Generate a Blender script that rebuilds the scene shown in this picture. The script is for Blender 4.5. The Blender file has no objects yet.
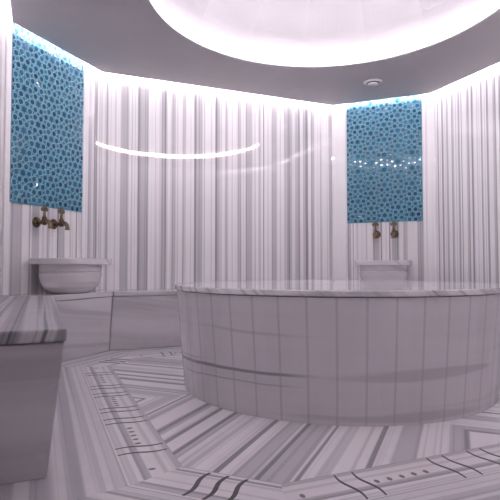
import bpy, bmesh, math, random
from mathutils import Vector, Matrix
C = bpy.context.scene.collection
R2 = math.sqrt(2.0)
rnd = random.Random(7)

# ------------------------------------------------------------------ plan (metres, room axes)
D, DC = 1.947, 2.232            # centre to long walls / to the cut corners
ZC = 2.38                       # underside of the lowered ceiling
ZT = 2.62                       # slab above it
YB = -3.7                       # wall behind the viewer
CAM = (-1.640, -2.616, 0.673)
YAW, PITCH = 0.3951, 0.0362

# ------------------------------------------------------------------ object helpers
def tag(o, label=None, cat=None, group=None, kind=None):
    if label: o['label'] = label
    if cat: o['category'] = cat
    if group: o['group'] = group
    if kind: o['kind'] = kind
    return o

def link(name, bm, mats, parent=None, smooth=False, uv=None, local=True):
    """One mesh object.  uv(co, normal) -> (u, v) in metres."""
    me = bpy.data.meshes.new(name)
    bmesh.ops.recalc_face_normals(bm, faces=bm.faces[:])
    if uv:
        L = bm.loops.layers.uv.new('UVMap')
        for f in bm.faces:
            for l in f.loops:
                l[L].uv = uv(l.vert.co, f.normal)
    if smooth:
        for f in bm.faces: f.smooth = True
    bm.to_mesh(me); bm.free()
    for m in (mats if isinstance(mats, (list, tuple)) else [mats]): me.materials.append(m)
    o = bpy.data.objects.new(name, me); C.objects.link(o)
    if parent: o.parent = parent
    return o

def empty(name, loc, rz=0.0):
    o = bpy.data.objects.new(name, None); C.objects.link(o)
    o.location = loc; o.rotation_euler = (0, 0, rz); o.empty_display_size = 0.05
    return o

def bm_new(): return bmesh.new()

def add_box(bm, x0, x1, y0, y1, z0, z1, M=None):
    vs = [bm.verts.new((x, y, z)) for z in (z0, z1) for x, y in ((x0, y0), (x1, y0), (x1, y1), (x0, y1))]
    if M: 
        for v in vs: v.co = M @ v.co
    for q in ((3, 2, 1, 0), (4, 5, 6, 7), (0, 1, 5, 4), (1, 2, 6, 5), (2, 3, 7, 6), (3, 0, 4, 7)):
        bm.faces.new([vs[i] for i in q])
    return vs

def add_prism(bm, bot, top, z0, z1):
    a = [bm.verts.new((x, y, z0)) for x, y in bot]; b = [bm.verts.new((x, y, z1)) for x, y in top]
    n = len(a)
    bm.faces.new(a[::-1]); bm.faces.new(b)
    for i in range(n): bm.faces.new([a[i], a[(i + 1) % n], b[(i + 1) % n], b[i]])

def bevel(bm, w, seg=2):
    bmesh.ops.bevel(bm, geom=bm.edges[:], offset=w, segments=seg, profile=0.5, affect='EDGES')

def add_loops(bm, loops, closed=True, cap0=True, cap1=True):
    rings = [[bm.verts.new(p) for p in lp] for lp in loops]
    n = len(rings[0])
    for a, b in zip(rings, rings[1:]):
        for i in range(n if closed else n - 1):
            j = (i + 1) % n
            bm.faces.new([a[i], a[j], b[j], b[i]])
    if cap0: bm.faces.new(rings[0][::-1])
    if cap1: bm.faces.new(rings[-1])
    return rings

def lathe(bm, prof, M=Matrix(), n=24, cap0=True, cap1=True):
    loops = [[M @ Vector((r * math.cos(2 * math.pi * k / n), r * math.sin(2 * math.pi * k / n), z)) for k in range(n)] for r, z in prof]
    add_loops(bm, loops, True, cap0, cap1)

def tube(bm, pts, rads, n=14):
    pts = [Vector(p) for p in pts]; loops = []
    for i, p in enumerate(pts):
        t = (pts[min(i + 1, len(pts) - 1)] - pts[max(i - 1, 0)]).normalized()
        a = Vector((1, 0, 0)); b = t.cross(a).normalized(); a = b.cross(t)
        loops.append([p + rads[i] * (math.cos(2 * math.pi * k / n) * a + math.sin(2 * math.pi * k / n) * b) for k in range(n)])
    add_loops(bm, loops)

# ------------------------------------------------------------------ materials
def nt(name):
    m = bpy.data.materials.new(name); m.use_nodes = True
    n = m.node_tree.nodes; return m, n, m.node_tree.links, n['Principled BSDF']

def plain(name, col, rough=0.5, metal=0.0, spec=0.5, coat=0.0, vary=0.06, scale=30.0):
    m, n, l, b = nt(name)
    b.inputs['Roughness'].default_value = rough; b.inputs['Metallic'].default_value = metal
    b.inputs['Specular IOR Level'].default_value = spec; b.inputs['Coat Weight'].default_value = coat
    tc = n.new('ShaderNodeTexCoord'); ns = n.new('ShaderNodeTexNoise'); ns.inputs['Scale'].default_value = scale
    l.new(tc.outputs['Object'], ns.inputs['Vector'])
    mx = n.new('ShaderNodeMix'); mx.data_type = 'RGBA'
    mx.inputs[6].default_value = (*[c * (1 - vary) for c in col], 1); mx.inputs[7].default_value = (*[min(1, c * (1 + vary)) for c in col], 1)
    l.new(ns.outputs['Fac'], mx.inputs[0]); l.new(mx.outputs[2], b.inputs['Base Color'])
    return m

def emit(name, col, s):
    m, n, l, b = nt(name)
    b.inputs['Base Color'].default_value = (*col, 1)
    b.inputs['Emission Color'].default_value = (*col, 1); b.inputs['Emission Strength'].default_value = s
    return m

def marble(name, light, mid, dark, rough, bands=14.0, fine=60.0, wander=0.02, lo=0.42, hi=0.68, seed=0.0,
           seam=None, seam_col=None, vein=None, spec=0.5, soft=1.0, along=0.25, mottle=0.12):
    """Banded marble.  UV.x runs across the bands, UV.y along them (metres)."""
    m, n, l, b = nt(name)
    b.inputs['Specular IOR Level'].default_value = spec
    def math_(op, a, c=None):
        q = n.new('ShaderNodeMath'); q.operation = op
        for i, v in enumerate((a, c)):
            if v is None: continue
            if isinstance(v, (int, float)): q.inputs[i].default_value = v
            else: l.new(v, q.inputs[i])
        return q.outputs[0]
    uv = n.new('ShaderNodeUVMap'); uv.uv_map = 'UVMap'
    sp = n.new('ShaderNodeSeparateXYZ'); l.new(uv.outputs['UV'], sp.inputs[0])
    u, v = sp.outputs[0], sp.outputs[1]
    # slow wander of the bands along their length
    cb = n.new('ShaderNodeCombineXYZ')
    l.new(math_('MULTIPLY', u, 3.0), cb.inputs[0]); l.new(math_('MULTIPLY', v, 1.3), cb.inputs[1]); cb.inputs[2].default_value = seed
    wn = n.new('ShaderNodeTexNoise'); wn.inputs['Scale'].default_value = 1.0; wn.inputs['Detail'].default_value = 2.0
    l.new(cb.outputs[0], wn.inputs['Vector'])
    uw = math_('ADD', u, math_('MULTIPLY', math_('SUBTRACT', wn.outputs['Fac'], 0.5), wander))
    def n1(scale, off, detail, rg=0.55):
        t = n.new('ShaderNodeTexNoise'); t.noise_dimensions = '2D'
        c = n.new('ShaderNodeCombineXYZ')
        l.new(math_('ADD', uw, off + seed), c.inputs[0]); l.new(math_('MULTIPLY', v, along / scale), c.inputs[1])
        t.inputs['Scale'].default_value = scale; t.inputs['Detail'].default_value = detail; t.inputs['Roughness'].default_value = rg
        l.new(c.outputs[0], t.inputs['Vector']); return t.outputs['Fac']
    def ss(x, a, c):
        q = n.new('ShaderNodeMapRange'); q.interpolation_type = 'SMOOTHSTEP'; q.inputs[1].default_value = a; q.inputs[2].default_value = c
        l.new(x, q.inputs[0]); return q.outputs[0]
    A = ss(n1(bands, 3.1, 1.0, 0.4), lo, hi)
    B = ss(n1(fine, 11.7, 1.0, 0.5), 0.52, 0.66)
    Dk = ss(n1(bands * 2.1, 23.3, 1.5, 0.5), 0.60, 0.70)
    mixA = n.new('ShaderNodeMix'); mixA.data_type = 'RGBA'; mixA.inputs[6].default_value = (*light, 1); mixA.inputs[7].default_value = (*mid, 1)
    l.new(math_('MINIMUM', math_('ADD', math_('MULTIPLY', A, 0.72 * soft), math_('MULTIPLY', B, 0.45 * soft)), 1.0), mixA.inputs[0])
    mixB = n.new('ShaderNodeMix'); mixB.data_type = 'RGBA'; l.new(mixA.outputs[2], mixB.inputs[6]); mixB.inputs[7].default_value = (*dark, 1)
    l.new(math_('MULTIPLY', Dk, 0.85 * soft), mixB.inputs[0])
    col = mixB.outputs[2]
    def overlay(col, fac, c2):
        q = n.new('ShaderNodeMix'); q.data_type = 'RGBA'; l.new(fac, q.inputs[0]); l.new(col, q.inputs[6]); q.inputs[7].default_value = (*c2, 1)
        return q.outputs[2]
    # cloudy crystalline mottling
    cl = n.new('ShaderNodeTexNoise'); cl.inputs['Scale'].default_value = 7.0; cl.inputs['Detail'].default_value = 5.0
    tc = n.new('ShaderNodeTexCoord'); l.new(tc.outputs['Object'], cl.inputs['Vector'])
    col = overlay(col, math_('MULTIPLY', ss(cl.outputs['Fac'], 0.45, 0.8), mottle), mid)
    if vein:                                # a thin dark vein lying across the facing: (level, slope, width, from, to)
        for (z0, sl, w, va, vb, amt) in vein:
            base = math_('ADD', math_('MULTIPLY', v, sl), z0)
            wv = math_('MULTIPLY', math_('SUBTRACT', wn.outputs['Fac'], 0.5), 0.05)
            d = math_('ABSOLUTE', math_('SUBTRACT', math_('ADD', u, wv), base))
            band = math_('SUBTRACT', 1.0, ss(d, w * 0.2, w))
            ends = math_('MULTIPLY', ss(v, va, va + 0.15), math_('SUBTRACT', 1.0, ss(v, vb - 0.25, vb)))
            col = overlay(col, math_('MULTIPLY', math_('MULTIPLY', band, ends), amt), dark)
    if seam:                                # joints between slabs along one UV axis: (axis, pitch, width)
        ax, pitch, w = seam
        s = u if ax == 0 else v
        fr = math_('ABSOLUTE', math_('SUBTRACT', math_('FRACT', math_('DIVIDE', s, pitch)), 0.5))
        col = overlay(col, math_('MULTIPLY', ss(fr, 0.5 - w / pitch, 0.5 - 0.3 * w / pitch), 0.42), seam_col or dark)
    l.new(col, b.inputs['Base Color'])
    rn = math_('ADD', math_('MULTIPLY', cl.outputs['Fac'], rough * 0.3), rough * 0.85)
    l.new(rn, b.inputs['Roughness'])
    return m

WHITE = (0.74, 0.72, 0.735)
M_wall = marble('wall_marble', (0.87, 0.85, 0.86), (0.43, 0.415, 0.44), (0.24, 0.232, 0.262), 0.03, bands=11.5, fine=42, wander=0.006, lo=0.49, hi=0.60, seed=0.0, along=0.03, mottle=0.06)
M_wallr = marble('honed_wall_marble', (0.87, 0.85, 0.86), (0.43, 0.415, 0.44), (0.24, 0.232, 0.262), 0.16, bands=17, fine=60, wander=0.006, lo=0.49, hi=0.60, seed=0.0, along=0.03, mottle=0.06)
M_floor = marble('floor_marble', (0.92, 0.895, 0.905), (0.50, 0.48, 0.515), (0.20, 0.19, 0.225), 0.32, bands=7.5, fine=25, wander=0.006, lo=0.51, hi=0.59, seed=5.3, along=0.06)
M_band = marble('border_marble', (0.88, 0.85, 0.86), (0.50, 0.48, 0.515), (0.32, 0.305, 0.345), 0.32, bands=19, fine=46, wander=0.003, lo=0.51, hi=0.62, seed=9.1, along=0.05)
M_apron = marble('apron_marble', (0.80, 0.775, 0.795), (0.42, 0.405, 0.445), (0.26, 0.25, 0.285), 0.32, bands=10, fine=32, wander=0.006, lo=0.48, hi=0.57, seed=14.2, along=0.05)
M_base = marble('grey_facing', (0.68, 0.655, 0.675), (0.50, 0.48, 0.505), (0.38, 0.365, 0.39), 0.26, bands=5.5, fine=18, wander=0.08, lo=0.40, hi=0.68, seed=2.7, soft=0.45, along=0.5)
M_plat = marble('platform_facing', (0.70, 0.675, 0.695), (0.58, 0.555, 0.58), (0.15, 0.145, 0.165), 0.20, bands=5.0, fine=18, wander=0.05, lo=0.45, hi=0.80, seed=33.3, soft=0.3, along=0.5,
                seam=(1, 0.1283, 0.008), seam_col=(0.38, 0.365, 0.38),
                vein=[(0.137, 0.018, 0.012, 2.2, 3.95, 0.7), (0.085, 0.018, 0.007, 2.9, 3.9, 0.35), (0.160, 0.018, 0.006, 2.5, 3.3, 0.4)])
M_slab = marble('seat_marble', (0.60, 0.58, 0.595), (0.25, 0.24, 0.27), (0.10, 0.097, 0.12), 0.30, bands=15, fine=50, wander=0.012, lo=0.44, hi=0.56, seed=41.0, along=0.12, spec=0.3)
M_top = marble('platform_top', (0.80, 0.78, 0.79), (0.50, 0.48, 0.51), (0.25, 0.24, 0.27), 0.08, bands=9, fine=30, wander=0.03, lo=0.48, hi=0.64, seed=51.0, along=0.2, soft=0.65)
M_basin = marble('basin_marble', (0.70, 0.675, 0.69), (0.58, 0.555, 0.58), (0.46, 0.44, 0.465), 0.22, bands=5, fine=20, wander=0.12, lo=0.4, hi=0.8, seed=61.0, soft=0.6, along=0.9)
M_trim = marble('trim_marble', (0.86, 0.845, 0.855), (0.70, 0.68, 0.71), (0.5, 0.48, 0.51), 0.40, bands=16, fine=50, wander=0.01, lo=0.5, hi=0.85, seed=71.0, soft=0.6, along=0.1, spec=0.3)
M_paint = plain('ceiling_paint', (0.47, 0.455, 0.47), 0.7, vary=0.02, scale=4)
M_cove = plain('cove_white_paint', (0.80, 0.78, 0.80), 0.7, vary=0.01, scale=4)
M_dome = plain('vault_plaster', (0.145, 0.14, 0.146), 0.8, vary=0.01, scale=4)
M_slot = plain('dark_drain_stone', (0.12, 0.11, 0.115), 0.6, vary=0.3)
M_dot = plain('brown_drain_hole', (0.27, 0.24, 0.24), 0.6, vary=0.2)
M_joint = plain('joint_mastic', (0.20, 0.17, 0.17), 0.7)
M_jointf = plain('floor_joint', (0.55, 0.51, 0.52), 0.7)
M_brass = plain('aged_brass', (0.17, 0.115, 0.07), 0.24, metal=1.0, vary=0.35, scale=60)
M_brass2 = plain('worn_brass', (0.26, 0.19, 0.14), 0.24, metal=1.0, vary=0.3, scale=60)
M_vent = plain('vent_white', (0.72, 0.69, 0.71), 0.45, vary=0.02)
M_ventd = plain('vent_gap', (0.10, 0.095, 0.10), 0.7)
M_tback = plain('blue_glaze', (0.085, 0.27, 0.37), 0.40, vary=0.15, scale=25, spec=0.3)
M_tring = plain('pale_blue_glaze', (0.40, 0.61, 0.68), 0.30, vary=0.12, scale=25, spec=0.4)
M_td = [plain('deep_blue_glass', (0.012, 0.105, 0.20), 0.06, vary=0.25, scale=40),
        plain('sea_blue_glass', (0.022, 0.14, 0.25), 0.06, vary=0.25, scale=40),
        plain('dark_navy_glass', (0.008, 0.07, 0.15), 0.06, vary=0.25, scale=40)]
M_led = emit('led_ring', (1.0, 0.925, 0.975), 31.5)
M_ledw = emit('led_wall_wash', (1.0, 0.925, 0.975), 50.0)

# ------------------------------------------------------------------ plan helpers
def outline(d, dc, yb=None):
    """Octagon with long sides at distance d and cut corners at distance dc; yb replaces the front half by a straight end."""
    k = dc * R2 - d
    if yb is None:
        return [(-d, -k), (-d, k), (-k, d), (k, d), (d, k), (d, -k), (k, -d), (-k, -d)]
    return [(-d, yb), (-d, k), (-k, d), (k, d), (d, k), (d, yb)]

def band_ring(bm, inner, outer, z0, z1):
    n = len(inner)
    for i in range(n):
        j = (i + 1) % n
        add_prism(bm, [inner[i], inner[j], outer[j], outer[i]], [inner[i], inner[j], outer[j], outer[i]], z0, z1)

def octdist(co):
    return max(abs(co.x), abs(co.y), (abs(co.x) + abs(co.y)) / R2 - (DI_C - DI))

DI, DI_C = 1.19, 1.506          # inner edge of the floor border
DO, DO_C = 1.385, 1.701         # its outer edge

# ------------------------------------------------------------------ floor
def uv_cross(co, n): return (abs(co.x) - abs(co.y), abs(co.x) + abs(co.y))
bm = bm_new()                   # four quarters, bookmatched across the axes of the room
k = DI_C * R2 - DI
for sx in (-1, 1):
    for sy in (-1, 1):
        pts = [(0, 0), (sx * DI, 0), (sx * DI, sy * k), (sx * k, sy * DI), (0, sy * DI)]
        add_prism(bm, pts, pts, -0.05, 0.0)
floor = link('floor', bm, M_floor, uv=uv_cross); tag(floor, kind='structure')

def uv_side(inner, outer, i):
    """Across / along coordinates for the side i of a mitred border."""
    a, b = Vector(inner[i]), Vector(inner[(i + 1) % len(inner)])
    t = (b - a).normalized(); nn = Vector((t.y, -t.x))
    if nn.dot(a) < 0: nn = -nn
    return t, nn
def mitred(name, inner, outer, z0, z1, mat, parent=None, gap=0.0, off=0.0):
    bm = bm_new(); L = bm.loops.layers.uv.new('UVMap'); n = len(inner)
    for i in range(n):
        j = (i + 1) % n
        t, nn = uv_side(inner, outer, i)
        P = [inner[i], inner[j], outer[j], outer[i]]
        nf = len(bm.faces); add_prism(bm, P, P, z0, z1); bm.faces.ensure_lookup_table()
        for f in bm.faces[nf:]:
            for l in f.loops:
                p = l.vert.co.xy
                l[L].uv = (p.dot(nn) + off, p.dot(t))
    me = bpy.data.meshes.new(name); bmesh.ops.recalc_face_normals(bm, faces=bm.faces[:]); bm.to_mesh(me); bm.free()
    me.materials.append(mat); o = bpy.data.objects.new(name, me); C.objects.link(o)
    if parent: o.parent = parent
    return o

border = mitred('trim_1', outline(DI, DI_C), outline(DO, DO_C), -0.05, 0.0, M_band, off=0.42); tag(border, kind='structure')
apron = mitred('floor_margin', outline(DO, DO_C), outline(1.66, 1.94), -0.05, 0.0, M_apron); tag(apron, kind='structure')
apron2 = mitred('floor_edge', outline(1.66, 1.94), outline(D + 0.02, DC + 0.02), -0.05, 0.0, M_apron, off=0.3); tag(apron2, kind='structure')
bm = bm_new()                   # entrance side
kk = (DC + .02) * R2 - D - .02
P = [(-D - .02, YB), (D + .02, YB), (D + .02, -kk), (kk, -D - .02), (-kk, -D - .02), (-D - .02, -kk)]
add_prism(bm, P, P, -0.05, 0.0)
tag(link('floor_entrance', bm, M_apron, uv=lambda c, n: (c.y, c.x)), kind='structure')

# fine joints along both edges of the border
for nm, d, dc in (('border_joint', DI, DI_C), ('border_joint', DO, DO_C)):
    bm = bm_new(); band_ring(bm, outline(d - .0012, dc - .0012), outline(d + .0012, dc + .0012), -0.01, 0.0006)
    link(nm, bm, M_jointf, border)

# carved drain slots and holes across the border
def slot_bm(cx, cy, t, nn, half, w):
    """S-shaped slot: runs along nn over +-half, sways along t."""
    bm = bm_new(); N = 14; lo = []; hi = []
    for i in range(N + 1):
        s = -1 + 2 * i / N
        sway = 0.0075 * math.sin(math.pi * s) - 0.0 * s
        ww = w * (0.55 + 0.45 * math.cos(s * 1.3) ** 2)
        for arr, sg in ((lo, -1), (hi, 1)):
            arr.append((cx + nn[0] * s * half + t[0] * (sway + sg * ww), cy + nn[1] * s * half + t[1] * (sway + sg * ww)))
    vb = []
    for i in range(N):
        add_prism(bm, [lo[i], lo[i + 1], hi[i + 1], hi[i]], [lo[i], lo[i + 1], hi[i + 1], hi[i]], -0.012, 0.0012)
    bmesh.ops.remove_doubles(bm, verts=bm.verts[:], dist=1e-5)
    return bm
def hole_bm(cx, cy, t, nn, a=0.012, b=0.0075):
    bm = bm_new()
    pts = [(cx + a * math.cos(q) * nn[0] + b * math.sin(q) * t[0], cy + a * math.cos(q) * nn[1] + b * math.sin(q) * t[1]) for q in [2 * math.pi * i / 14 for i in range(14)]]
    add_prism(bm, pts, pts, -0.012, 0.0012); return bm
mid = (DI + DO) / 2
for t, nn in (((0, 1), (-1, 0)), ((1, 0), (0, -1)), ((1, 0), (0, 1))):       # left, front and back sides
    for w in (.752, .685, .372, .302, .185, .12):
        for sg in (-1, 1):
            link('drain_slot', slot_bm(nn[0] * mid + t[0] * w * sg, nn[1] * mid + t[1] * w * sg, t, nn, 0.09, 0.0047), M_slot, border)
    for w in (.652, .603, .554, .505, .456, .918, -.652, -.603, -.554, -.505, -.456, -.918, -.08, -.04, 0, .04, .08):
        link('drain_hole', hole_bm(nn[0] * mid + t[0] * w, nn[1] * mid + t[1] * w, t, nn), M_dot, border)
for sx, sy in ((-1, -1), (1, -1), (-1, 1)):                                     # cut corners: three broad slots
    t, nn = (-sy / R2 * sx * sx, sx / R2), (sx / R2, sy / R2); q = (DI_C + DO_C) / 2
    for w in (-.067, 0, .067):
        link('drain_slot', slot_bm(nn[0] * q + t[0] * w, nn[1] * q + t[1] * w, t, nn, 0.088, 0.0078), M_slot, border)

# ------------------------------------------------------------------ walls
W0 = outline(D, DC)
XD, ZD = -0.74, 2.12          # entrance: edge of the opening and its head
def wall(name, a, b, slabs, u0, tilt=0.0, z0=0.0, z1=ZT + .02, mat=None):
    a, b = Vector(a), Vector(b); L = (b - a).length; t = (b - a).normalized()
    inn = Vector((t.y, -t.x))
    bm = bm_new(); LY = bm.loops.layers.uv.new('UVMap')
    for i in range(slabs):
        s0, s1 = L * i / slabs, L * (i + 1) / slabs
        tw = tilt * rnd.uniform(-1, 1)
        e0, e1 = -tw * (s1 - s0) / 2, tw * (s1 - s0) / 2
        A0, A1 = a + t * s0 + inn * e0, a + t * s1 + inn * e1
        B0, B1 = a + t * s0 - inn * 0.05, a + t * s1 - inn * 0.05
        nf = len(bm.faces); add_prism(bm, [A0, A1, B1, B0], [A0, A1, B1, B0], z0, z1); bm.faces.ensure_lookup_table()
        for f in bm.faces[nf:]:
            for l in f.loops:
                s = (l.vert.co.xy - a).dot(t)
                l[LY].uv = (u0 + s, l.vert.co.z)
    me = bpy.data.meshes.new(name); bmesh.ops.recalc_face_normals(bm, faces=bm.faces[:]); bm.to_mesh(me); bm.free()
    me.materials.append(mat or M_wall); o = bpy.data.objects.new(name, me); C.objects.link(o); tag(o, kind='structure')
    return o
wall('wall_left', W0[0], W0[1], 5, 30.0, tilt=.002)
wall('wall_left_corner', W0[1], W0[2], 1, 41.0)
wall('wall_back', W0[2], W0[3], 5, 52.0, tilt=.0035)
wall('wall_right_corner', W0[3], W0[4], 1, 63.0)
wall('wall_right', W0[4], W0[5], 5, 74.0, tilt=.002, mat=M_wallr)
wall('wall_front_right_corner', W0[5], W0[6], 1, 96.0)
wall('wall_front', W0[6], (XD, -D), 4, 85.0)
wall('wall_front_lintel', (XD, -D), W0[7], 1, 87.0, z0=ZD)
wall('wall_entrance_lintel', W0[7], W0[0], 1, 90.0, z0=ZD)
# entrance passage behind the viewer
wall('wall_entrance_left', (-D, YB), W0[0], 4, 110.0, z1=ZD + .3)
wall('wall_entrance_right', (XD, -D - .05), (XD, YB), 3, 120.0, z1=ZD + .3)
wall('wall_entrance_end', (XD, YB), (-D, YB), 2, 130.0, z1=ZD + .3)
bm = bm_new(); P = [(-D - .05, YB - .05), (XD + .05, YB - .05), (XD + .05, -D), (-(DC * R2 - D) + .0, -D), (-D - .05, -(DC * R2 - D))]
add_prism(bm, P, P, ZD, ZD + .05); tag(link('ceiling_entrance', bm, M_paint), kind='structure')

# ------------------------------------------------------------------ ceiling
PL = outline(D - 0.10, DC - 0.10)
def ray_poly(poly, ang):
    d = Vector((math.cos(ang), math.sin(ang))); best = None
    for i in range(len(poly)):
        a, b = Vector(poly[i]), Vector(poly[(i + 1) % len(poly)]); e = b - a
        den = d.x * e.y - d.y * e.x
        if abs(den) < 1e-9: continue
        s = (a.x * e.y - a.y * e.x) / den; w = (a.x * d.y - a.y * d.x) / den
        if s > 0 and -1e-6 <= w <= 1 + 1e-6 and (best is None or s < best): best = s
    return d * best
def annulus(poly, rin, n=160):
    angs = sorted(set([round(2 * math.pi * i / n, 6) for i in range(n)] + [round(math.atan2(y, x) % (2 * math.pi), 6) for x, y in poly]))
    return [(rin * math.cos(a), rin * math.sin(a)) for a in angs], [tuple(ray_poly(poly, a)) for a in angs]
RO = 1.152
def ring_plate(name, poly, rin, z0, z1, mat):
    I, O = annulus(poly, rin); bm = bm_new()
    add_loops(bm, [[(x, y, z0) for x, y in I], [(x, y, z0) for x, y in O], [(x, y, z1) for x, y in O], [(x, y, z1) for x, y in I], [(x, y, z0) for x, y in I]], True, False, False)
    bmesh.ops.remove_doubles(bm, verts=bm.verts[:], dist=1e-6)
    return link(name, bm, mat)
ceil = ring_plate('ceiling', PL, RO, ZC, ZC + 0.016, M_paint); tag(ceil, kind='structure')
slab = ring_plate('ceiling_slab', outline(D + .05, DC + .05), 1.325, ZT, ZT + 0.05, M_cove); tag(slab, kind='structure')
# round recess with a shallow fluted vault
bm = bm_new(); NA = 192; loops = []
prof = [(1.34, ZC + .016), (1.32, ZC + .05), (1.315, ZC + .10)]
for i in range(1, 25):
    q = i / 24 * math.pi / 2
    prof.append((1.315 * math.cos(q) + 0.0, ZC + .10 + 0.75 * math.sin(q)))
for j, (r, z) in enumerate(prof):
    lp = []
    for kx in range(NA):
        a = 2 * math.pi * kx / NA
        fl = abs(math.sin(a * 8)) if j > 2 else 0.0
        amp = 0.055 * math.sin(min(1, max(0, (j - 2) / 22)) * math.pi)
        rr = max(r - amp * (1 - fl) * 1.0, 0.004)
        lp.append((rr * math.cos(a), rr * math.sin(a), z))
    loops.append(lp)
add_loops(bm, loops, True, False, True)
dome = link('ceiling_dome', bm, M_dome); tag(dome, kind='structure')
# hidden light strips
LH = 0.082
bm = bm_new(); n = 96
add_loops(bm, [[(1.235 * math.cos(2 * math.pi * i / n), 1.235 * math.sin(2 * math.pi * i / n), z) for i in range(n)] for z in (ZC + .018, ZC + LH)], True, False, False)
link('light_strip', bm, M_led, ceil)
S = outline(D - 0.125, DC - 0.125)
for i in range(8):
    a, b = S[i], S[(i + 1) % 8]
    bm = bm_new(); vs = [bm.verts.new((*a, ZC + .018)), bm.verts.new((*b, ZC + .018)), bm.verts.new((*b, ZC + .034)), bm.verts.new((*a, ZC + .034))]
    bm.faces.new(vs); link('light_strip', bm, M_ledw, ceil)

# ------------------------------------------------------------------ benches
BD, BDC = 1.562, 1.88           # front edge of the seats
HS, HB = 0.485, 0.445
def seat(name, label, wallpts, slabpts, basepts_top, basepts_bot, axis, group='marble wall benches', slab_mat=None):
    c = sum((Vector(p) for p in wallpts), Vector((0, 0))) / len(wallpts)
    root = empty(name, (c.x, c.y, 0)); tag(root, label, 'bench', group)
    T = Vector(axis).normalized(); Nn = Vector((-T.y, T.x))
    off = Vector((c.x, c.y))
    sh = lambda pts: [(x - c.x, y - c.y) for x, y in pts]
    bm = bm_new(); add_prism(bm, sh(basepts_bot), sh(basepts_top), 0.001, HB - 0.004)
    bevel(bm, 0.004, 1)
    link('base', bm, M_base, root, uv=lambda q, n: (q.z * 1.0 + 0.13 * (q.xy + off).dot(T), (q.xy + off).dot(T)))
    bm = bm_new(); add_prism(bm, sh(slabpts), sh(slabpts), HB, HS); bevel(bm, 0.006, 2)
    link('seat_slab', bm, slab_mat or M_top, root, uv=lambda q, n: ((q.xy + off).dot(Nn) * 1.0 + (q.z - HS) * .3, (q.xy + off).dot(T)))
    bm = bm_new()
    cc = Vector((sum(p[0] for p in basepts_top) / len(basepts_top) - c.x, sum(p[1] for p in basepts_top) / len(basepts_top) - c.y))
    js = [(x + (cc.x - x) * .015, y + (cc.y - y) * .015) for x, y in sh(basepts_top)]
    add_prism(bm, js, js, HB - .004, HB); link('joint', bm, M_joint, root)
    return root
kw = DC * R2 - D; ks = BDC * R2 - BD
g = 0.003
TB = 0.052                      # the facing leans in towards the floor
def kb(d, dc): return dc * R2 - d
def pt(d, dc): return kb(d, dc)
bt, btc = BD + .008, BDC + .008
bb, bbc = BD + TB, BDC + TB
# left wall
seat('stone_bench', 'low grey marble bench on the left, its striped seat end nearest the viewer',
     [(-D + g, -.93), (-D + g, kw), (-BD, ks), (-BD, -.93)],
     [(-D + g, -.955), (-D + g, kw - g), (-BD, ks - g), (-BD, -.955)],
     [(-D + g, -.947), (-D + g, kw - g), (-bt, pt(bt, btc) - g), (-bt, -.947)],
     [(-D + g, -.865), (-D + g, kw - g), (-bb, pt(bb, bbc) - g), (-bb, -.865)], (0, 1), slab_mat=M_slab)
q = g / R2
seat('stone_bench', 'marble bench across the cut corner under the left basin',
     [(-D + q, kw), (-kw - q, D - 2 * q), (-ks - q, BD), (-BD, ks)],
     [(-D + q, kw), (-kw - q, D - 2 * q), (-ks - q, BD), (-BD, ks)],
     [(-D + q, kw), (-kw - q, D - 2 * q), (-pt(bt, btc) - q, bt), (-bt, pt(bt, btc))],
     [(-D + q, kw), (-kw - q, D - 2 * q), (-pt(bb, bbc) - q, bb), (-bb, pt(bb, bbc))], (1, 1))
seat('stone_bench', 'long low marble bench against the back wall, running behind the round platform',
     [(-kw, D), (kw, D), (ks, BD), (-ks, BD)],
     [(-kw + g, D - g), (kw - g, D - g), (ks - g, BD), (-ks + g, BD)],
     [(-kw + g, D - g), (kw - g, D - g), (pt(bt, btc) - g, bt), (-pt(bt, btc) + g, bt)],
     [(-kw + g, D - g), (kw - g, D - g), (pt(bb, bbc) - g, bb), (-pt(bb, bbc) + g, bb)], (1, 0))
seat('stone_bench', 'marble bench under the basin in the right corner, hidden behind the platform',
     [(D - q, kw), (kw, D - q), (ks, BD), (BD, ks)],
     [(kw, D - q), (D - q, kw), (BD, ks), (ks, BD)],
     [(kw, D - q), (D - q, kw), (bt, pt(bt, btc)), (pt(bt, btc), bt)],
     [(kw, D - q), (D - q, kw), (bb, pt(bb, bbc)), (pt(bb, bbc), bb)], (1, -1))

# ------------------------------------------------------------------ round heated platform
RG, HG = 0.952, 0.580
plat = empty('marble_platform', (0, 0, 0)); tag(plat, 'large round raised marble platform in the middle of the room', 'platform')
NP = 46
def disc(r, z, n=NP): return [(r * math.cos(2 * math.pi * i / n), r * math.sin(2 * math.pi * i / n), z) for i in range(n)]
bm = bm_new(); add_loops(bm, [disc(RG - .058, 0.001), disc(RG - .010, HG - .032)])
pa = 2 * math.pi / NP
def uv_drum(co, n):
    a = math.atan2(co.y, co.x) % (2 * math.pi)
    return (co.z, round(a / pa) * 0.1283 + 0.06415 if True else 0)
L = bm.loops.layers.uv.new('UVMap')
for f in bm.faces:
    cen = f.calc_center_median(); ca = math.atan2(cen.y, cen.x) % (2 * math.pi)
    for l in f.loops:
        a = math.atan2(l.vert.co.y, l.vert.co.x) % (2 * math.pi)
        if a - ca > math.pi: a -= 2 * math.pi
        if ca - a > math.pi: a += 2 * math.pi
        l[L].uv = (l.vert.co.z, a / pa * 0.1283 + 0.06415)
link('base', bm, M_plat, plat)
bm = bm_new(); nS = 128
add_loops(bm, [disc(RG - .02, HG - .032, nS), disc(RG - .02, HG - .027, nS)]); link('joint', bm, M_joint, plat)
bm = bm_new()
add_loops(bm, [disc(RG - .003, HG - .027, nS), disc(RG, HG - .024, nS), disc(RG, HG - .005, nS), disc(RG - .005, HG, nS)])
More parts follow.
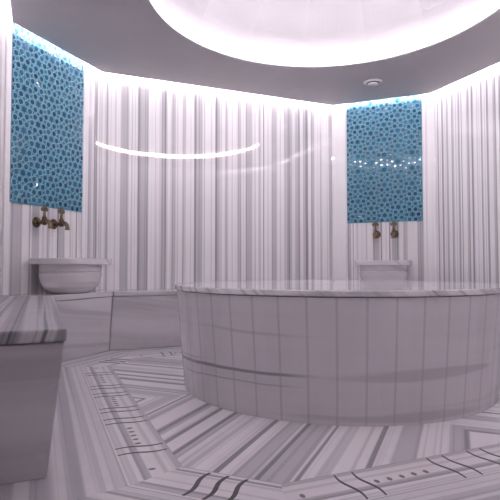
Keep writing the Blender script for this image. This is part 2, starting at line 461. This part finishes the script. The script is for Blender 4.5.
link('top_slab', bm, M_top, plat, uv=lambda c, n: (c.x * .707 - c.y * .707 + c.z, c.x * .707 + c.y * .707))

# ------------------------------------------------------------------ mosaic panels
A_ = math.radians(60)
def mosaic(label, a, b, t0, t1, z0, z1):
    a, b = Vector(a), Vector(b); t = (b - a).normalized(); inn = Vector((t.y, -t.x))
    w, h = t1 - t0, z1 - z0
    base = a + t * t0
    root = empty('mosaic_panel', (base.x + inn.x * .001, base.y + inn.y * .001, z0), math.atan2(t.y, t.x))
    tag(root, label, 'mosaic panel', 'blue glass mosaics')
    # local: x along the wall, -y out of it, z up
    bm = bm_new(); add_box(bm, 0, w, -.014, 0, 0, h); link('backing', bm, M_tback, root)
    s = 0.0570; aa = s * (1 + math.sqrt(3)); hx = aa * math.sqrt(3) / 2
    bm = bm_new(); Y0 = -.014
    cl = lambda x, z: (min(max(x, 0.001), w - .001), min(max(z, 0.001), h - .001))
    def capmesh(cx, cz, r, hgt, mat, n=12, lift=0.0):
        if not (-.2 * r < cx < w + .2 * r and -.2 * r < cz < h + .2 * r): return
        rings = []; tx, tz = (rnd.gauss(0, .003), rnd.gauss(0, .004)) if r > .01 else (0, 0)
        for rr, yy in ((r, 0.0), (r * .90, hgt * .95), (r * .5, hgt * .99)):
            ring = []
            for i in range(n):
                dx, dz = rr * math.cos(2 * math.pi * i / n), rr * math.sin(2 * math.pi * i / n)
                ring.append(bm.verts.new((cl(cx + dx, 0)[0], Y0 - yy - (dx * tx + dz * tz if yy else 0), cl(0, cz + dz)[1])))
            rings.append(ring)
        c0 = bm.verts.new((cl(cx, 0)[0], Y0 - hgt, cl(0, cz)[1])); fs = []
        for A, B in zip(rings, rings[1:]):
            for i in range(n): fs.append(bm.faces.new([A[i], A[(i + 1) % n], B[(i + 1) % n], B[i]]))
        for i in range(n): fs.append(bm.faces.new([rings[-1][i], rings[-1][(i + 1) % n], c0]))
        for k_, f in enumerate(fs): f.material_index = mat; f.smooth = k_ >= n
    def ringmesh(cx, cz, r0, r1, hgt, mat, n=12, star=False):
        if not (-.2 * r1 < cx < w + .2 * r1 and -.2 * r1 < cz < h + .2 * r1): return
        def loop(r, yy):
            out = []
            for i in range(n):
                q = 2 * math.pi * i / n + (A_ / 2 if star else 0); k = r
                if star: k = r if i % 2 == 0 else r * .56
                x, z = cl(cx + k * math.cos(q), cz + k * math.sin(q)); out.append(bm.verts.new((x, Y0 - yy, z)))
            return out
        Ls = [loop(r1, 0), loop((r0 + r1) / 2, hgt), loop(r0, 0.0)]
        for A, B in zip(Ls, Ls[1:]):
            for i in range(n): bm.faces.new([A[i], A[(i + 1) % n], B[(i + 1) % n], B[i]]).material_index = mat
    def starmesh(cx, cz, r, hgt, mat):
        if not (-.2 * r < cx < w + .2 * r and -.2 * r < cz < h + .2 * r): return
        vs = []
        for i in range(12):
            q = 2 * math.pi * i / 12 + A_ / 2; k = r if i % 2 == 0 else r * .56
            x, z = cl(cx + k * math.cos(q), cz + k * math.sin(q)); vs.append(bm.verts.new((x, Y0 - .001, z)))
        x, z = cl(cx, cz); c0 = bm.verts.new((x, Y0 - hgt, z))
        for i in range(12): bm.faces.new([vs[i], vs[(i + 1) % 12], c0]).material_index = mat
    sx, sz = 0.112, 0.068
    for i in range(-2, 8):
        for j in range(-2, 11):
            cx = sx + i * hx; cz = sz + j * aa + (aa / 2 if i % 2 else 0)
            starmesh(cx, cz, .0335, .005, rnd.choice((1, 2, 1)))
            ringmesh(cx, cz, .0335, .0385, .0035, 0, 12, True)
            for q in range(6):
                px, pz = cx + s * math.cos(q * A_), cz + s * math.sin(q * A_)
                ringmesh(px, pz, .0205, .0258, .0045, 0)
                capmesh(px, pz, .0205, .0022, rnd.choice((1, 1, 1, 2, 2, 2, 3)))
                # little beads: squares towards neighbouring stars, triangles between three
                ang = q * A_ + A_ / 2
                if q < 3: capmesh(cx + aa / 2 * math.cos(ang), cz + aa / 2 * math.sin(ang), .0062, .003, 1, 8)
            for q in range(2):
                capmesh(cx + aa / math.sqrt(3) * math.cos(q * A_), cz + aa / math.sqrt(3) * math.sin(q * A_), .0055, .003, 3, 8)
    link('tesserae', bm, [M_tring] + M_td, root)
    return root
LM, RM = (.120, .858), (.165, .915)
mosaic('tall blue glass mosaic on the left corner wall above the two side-on taps', W0[1], W0[2], *LM, 1.143, 2.45)
mosaic('blue glass mosaic facing the viewer in the right corner, with a row of glints', W0[3], W0[4], *RM, 1.143, 2.45)
# white marble strips either side of the mosaics
for n_, (a, b, s0, s1) in enumerate(((W0[1], W0[2], LM[0] - .05, LM[0]), (W0[1], W0[2], LM[1], LM[1] + .06), (W0[3], W0[4], RM[0] - .14, RM[0]), (W0[3], W0[4], RM[1], RM[1] + .12))):
    a, b = Vector(a), Vector(b); t = (b - a).normalized(); inn = Vector((t.y, -t.x))
    P0, P1 = a + t * (s0 + .002), a + t * (s1 - .002)
    P = [P0 + inn * .001, P1 + inn * .001, P1 + inn * .018, P0 + inn * .018]
    bm = bm_new(); add_prism(bm, P, P, HS + .001, ZT - .002); bevel(bm, .003, 1)
    tag(link('trim_%d' % (n_ + 2), bm, M_trim, uv=lambda c, n, t=t, a=a: ((c.xy - a).dot(t), c.z)), kind='structure')

# ------------------------------------------------------------------ marble basins
def oval(hw, y0, y1, z, p, n=64):
    """Rounded box outline.  Local: x along the wall, -y out of it, from y0 to y1 off the wall."""
    out = []; c, hd = (y0 + y1) / 2, (y1 - y0) / 2
    for i in range(n):
        q = 2 * math.pi * i / n; cx, sy = math.cos(q), math.sin(q)
        out.append((hw * math.copysign(abs(cx) ** (2 / p), cx), -c - hd * math.copysign(abs(sy) ** (2 / p), sy), z))
    return out
def basin(label, a, b, tc):
    a, b = Vector(a), Vector(b); t = (b - a).normalized(); inn = Vector((t.y, -t.x))
    p = a + t * tc + inn * .021
    root = empty('marble_basin', (p.x, p.y, HS + .001), math.atan2(t.y, t.x))
    tag(root, label, 'wash basin', 'marble wash basins')
    bm = bm_new()
    outer = [(.120, .100, .300, .000), (.142, .078, .322, .005), (.165, .058, .344, .020), (.196, .040, .366, .048), (.214, .027, .382, .085), (.225, .018, .391, .125), (.228, .016, .394, .150), (.222, .021, .388, .153), (.221, .022, .387, .160), (.225, .018, .392, .164), (.226, .018, .393, .213)]
    inner = [(.192, .050, .365, .213), (.185, .055, .358, .13), (.155, .08, .33, .07), (.10, .13, .27, .045)]
    add_loops(bm, [oval(h_, a_, c_, z_, 2.7) for h_, a_, c_, z_ in outer + inner], True, True, True)
    link('bowl', bm, M_basin, root, uv=lambda c, n: (c.z + c.x * .3, c.x + c.y))
    bm = bm_new()
    L1 = [oval(.252, .002, .424, .2135, 6), oval(.256, .001, .428, .217, 6), oval(.256, .001, .428, .254, 6), oval(.251, .004, .423, .259, 6), oval(.196, .046, .369, .259, 3), oval(.190, .052, .363, .254, 3), oval(.190, .052, .363, .2135, 3)]
    add_loops(bm, L1, True, False, False)
    rgs = None
    bm.verts.ensure_lookup_table(); n = len(L1[0]); A = bm.verts[:n]; B = bm.verts[-n:]
    for i in range(n): bm.faces.new([A[i], A[(i + 1) % n], B[(i + 1) % n], B[i]])
    link('rim', bm, M_basin, root, uv=lambda c, n: (c.x * .9 + c.z, c.y))
    return root
basin('marble wash basin standing on the bench under the left mosaic', W0[1], W0[2], .505)
basin('marble wash basin in the right corner, its foot hidden by the round platform', W0[3], W0[4], .56)

# ------------------------------------------------------------------ brass taps
RX = Matrix.Rotation(math.radians(90), 4, 'X')       # lathe axis +z -> -y (out of the wall)
def tap(label, a, b, tc, group):
    a, b = Vector(a), Vector(b); t = (b - a).normalized(); inn = Vector((t.y, -t.x))
    p = a + t * tc + inn * .001
    root = empty('wall_tap', (p.x, p.y, 1.018), math.atan2(t.y, t.x)); tag(root, label, 'tap', group)
    bm = bm_new(); lathe(bm, [(.040, 0), (.041, .004), (.038, .010), (.030, .013), (.028, .018), (.020, .022), (.015, .024)], RX); link('wall_flange', bm, M_brass, root, True)
    bm = bm_new(); lathe(bm, [(.0125, .018), (.0125, .034), (.017, .036), (.017, .042), (.0135, .044), (.0135, .105)], RX)
    lathe(bm, [(.010, -.024), (.018, -.020), (.0205, -.006), (.0205, .010), (.017, .022), (.019, .026), (.019, .032), (.012, .040), (.0095, .056), (.0085, .064)], Matrix.Translation((0, -.080, 0)))
    link('body', bm, M_brass, root, True)
    bm = bm_new(); pts = []; 
    for i in range(9):
        q = math.pi / 2 * i / 8
        pts.append((0, -.098 - .042 * math.sin(q), .004 - .030 * (1 - math.cos(q))))
    pts += [(0, -.1405, -.038), (0, -.1405, -.042), (0, -.1405, -.050)]
    tube(bm, pts, [.0165] * 3 + [.016] * 3 + [.0155] * 3 + [.0155, .0195, .019]); link('spout', bm, M_brass2, root, True)
    bm = bm_new()                                   # pierced leaf-shaped key
    lathe(bm, [(.008, .060), (.012, .066), (.009, .072), (.007, .078)], Matrix.Translation((0, -.080, 0)), 14)
    for x, z, r in ((-.019, .094, .0155), (.019, .094, .0155), (0, .113, .0155), (0, .092, .013)):
        M = Matrix.Translation((0, -.080, 0)) @ Matrix.Translation((x, 0, z)) @ Matrix.Diagonal((1, .75, 1, 1))
        bmesh.ops.create_uvsphere(bm, u_segments=14, v_segments=10, radius=r, matrix=M)
    lathe(bm, [(.004, .126), (.0055, .129), (.002, .134)], Matrix.Translation((0, -.080, 0)), 12)
    link('handle', bm, M_brass2, root, True)
    return root
GT = 'brass basin taps'
tap('aged brass tap over the left basin, the one further left near the photo edge', W0[1], W0[2], .378, GT)
tap('aged brass tap over the left basin, the right one of that pair', W0[1], W0[2], .552, GT)
tap('aged brass tap over the right corner basin, left one of that pair', W0[3], W0[4], .462, GT)
tap('aged brass tap over the right corner basin, right one of that pair', W0[3], W0[4], .640, GT)

# ------------------------------------------------------------------ ceiling vent
v = empty('ceiling_vent', (1.147, 1.135, ZC - .001)); tag(v, 'round white vent on the lowered ceiling in front of the right mosaic', 'vent')
bm = bm_new(); lathe(bm, [(.056, -.002), (.060, -.012), (.074, -.013), (.085, -.006), (.086, 0), (.056, 0), (.056, -.002)], n=48, cap0=False, cap1=False); link('flange', bm, M_vent, v, True)
bm = bm_new(); lathe(bm, [(.0555, -.001), (.0555, -.003)], n=40); link('throat', bm, M_ventd, v)
bm = bm_new(); lathe(bm, [(.012, -.003), (.012, -.012), (.044, -.014), (.046, -.017), (.040, -.024), (.015, -.028), (.001, -.0285)], n=40); link('disc', bm, M_vent, v, True)

# ------------------------------------------------------------------ world, camera, view
w = bpy.data.worlds.new('World'); bpy.context.scene.world = w; w.use_nodes = True
w.node_tree.nodes['Background'].inputs[0].default_value = (0.02, 0.02, 0.02, 1); w.node_tree.nodes['Background'].inputs[1].default_value = 0.0
cam = bpy.data.cameras.new('camera'); co = bpy.data.objects.new('camera', cam); C.objects.link(co)
cam.sensor_width = 36; cam.lens = 36 * 500.6 / 500; cam.clip_start = 0.02
co.location = CAM; co.rotation_euler = (math.pi / 2 + PITCH, 0, -YAW)
sc = bpy.context.scene; sc.camera = co
sc.view_settings.view_transform = 'Standard'; sc.view_settings.look = 'None'; sc.view_settings.gamma = 1.0; sc.view_settings.exposure = 1.50
sc.view_settings.use_curve_mapping = False
try:
    sc.cycles.use_denoising = True; sc.cycles.max_bounces = 12; sc.cycles.diffuse_bounces = 8; sc.cycles.glossy_bounces = 4; sc.cycles.sample_clamp_indirect = 12.0
except Exception: pass
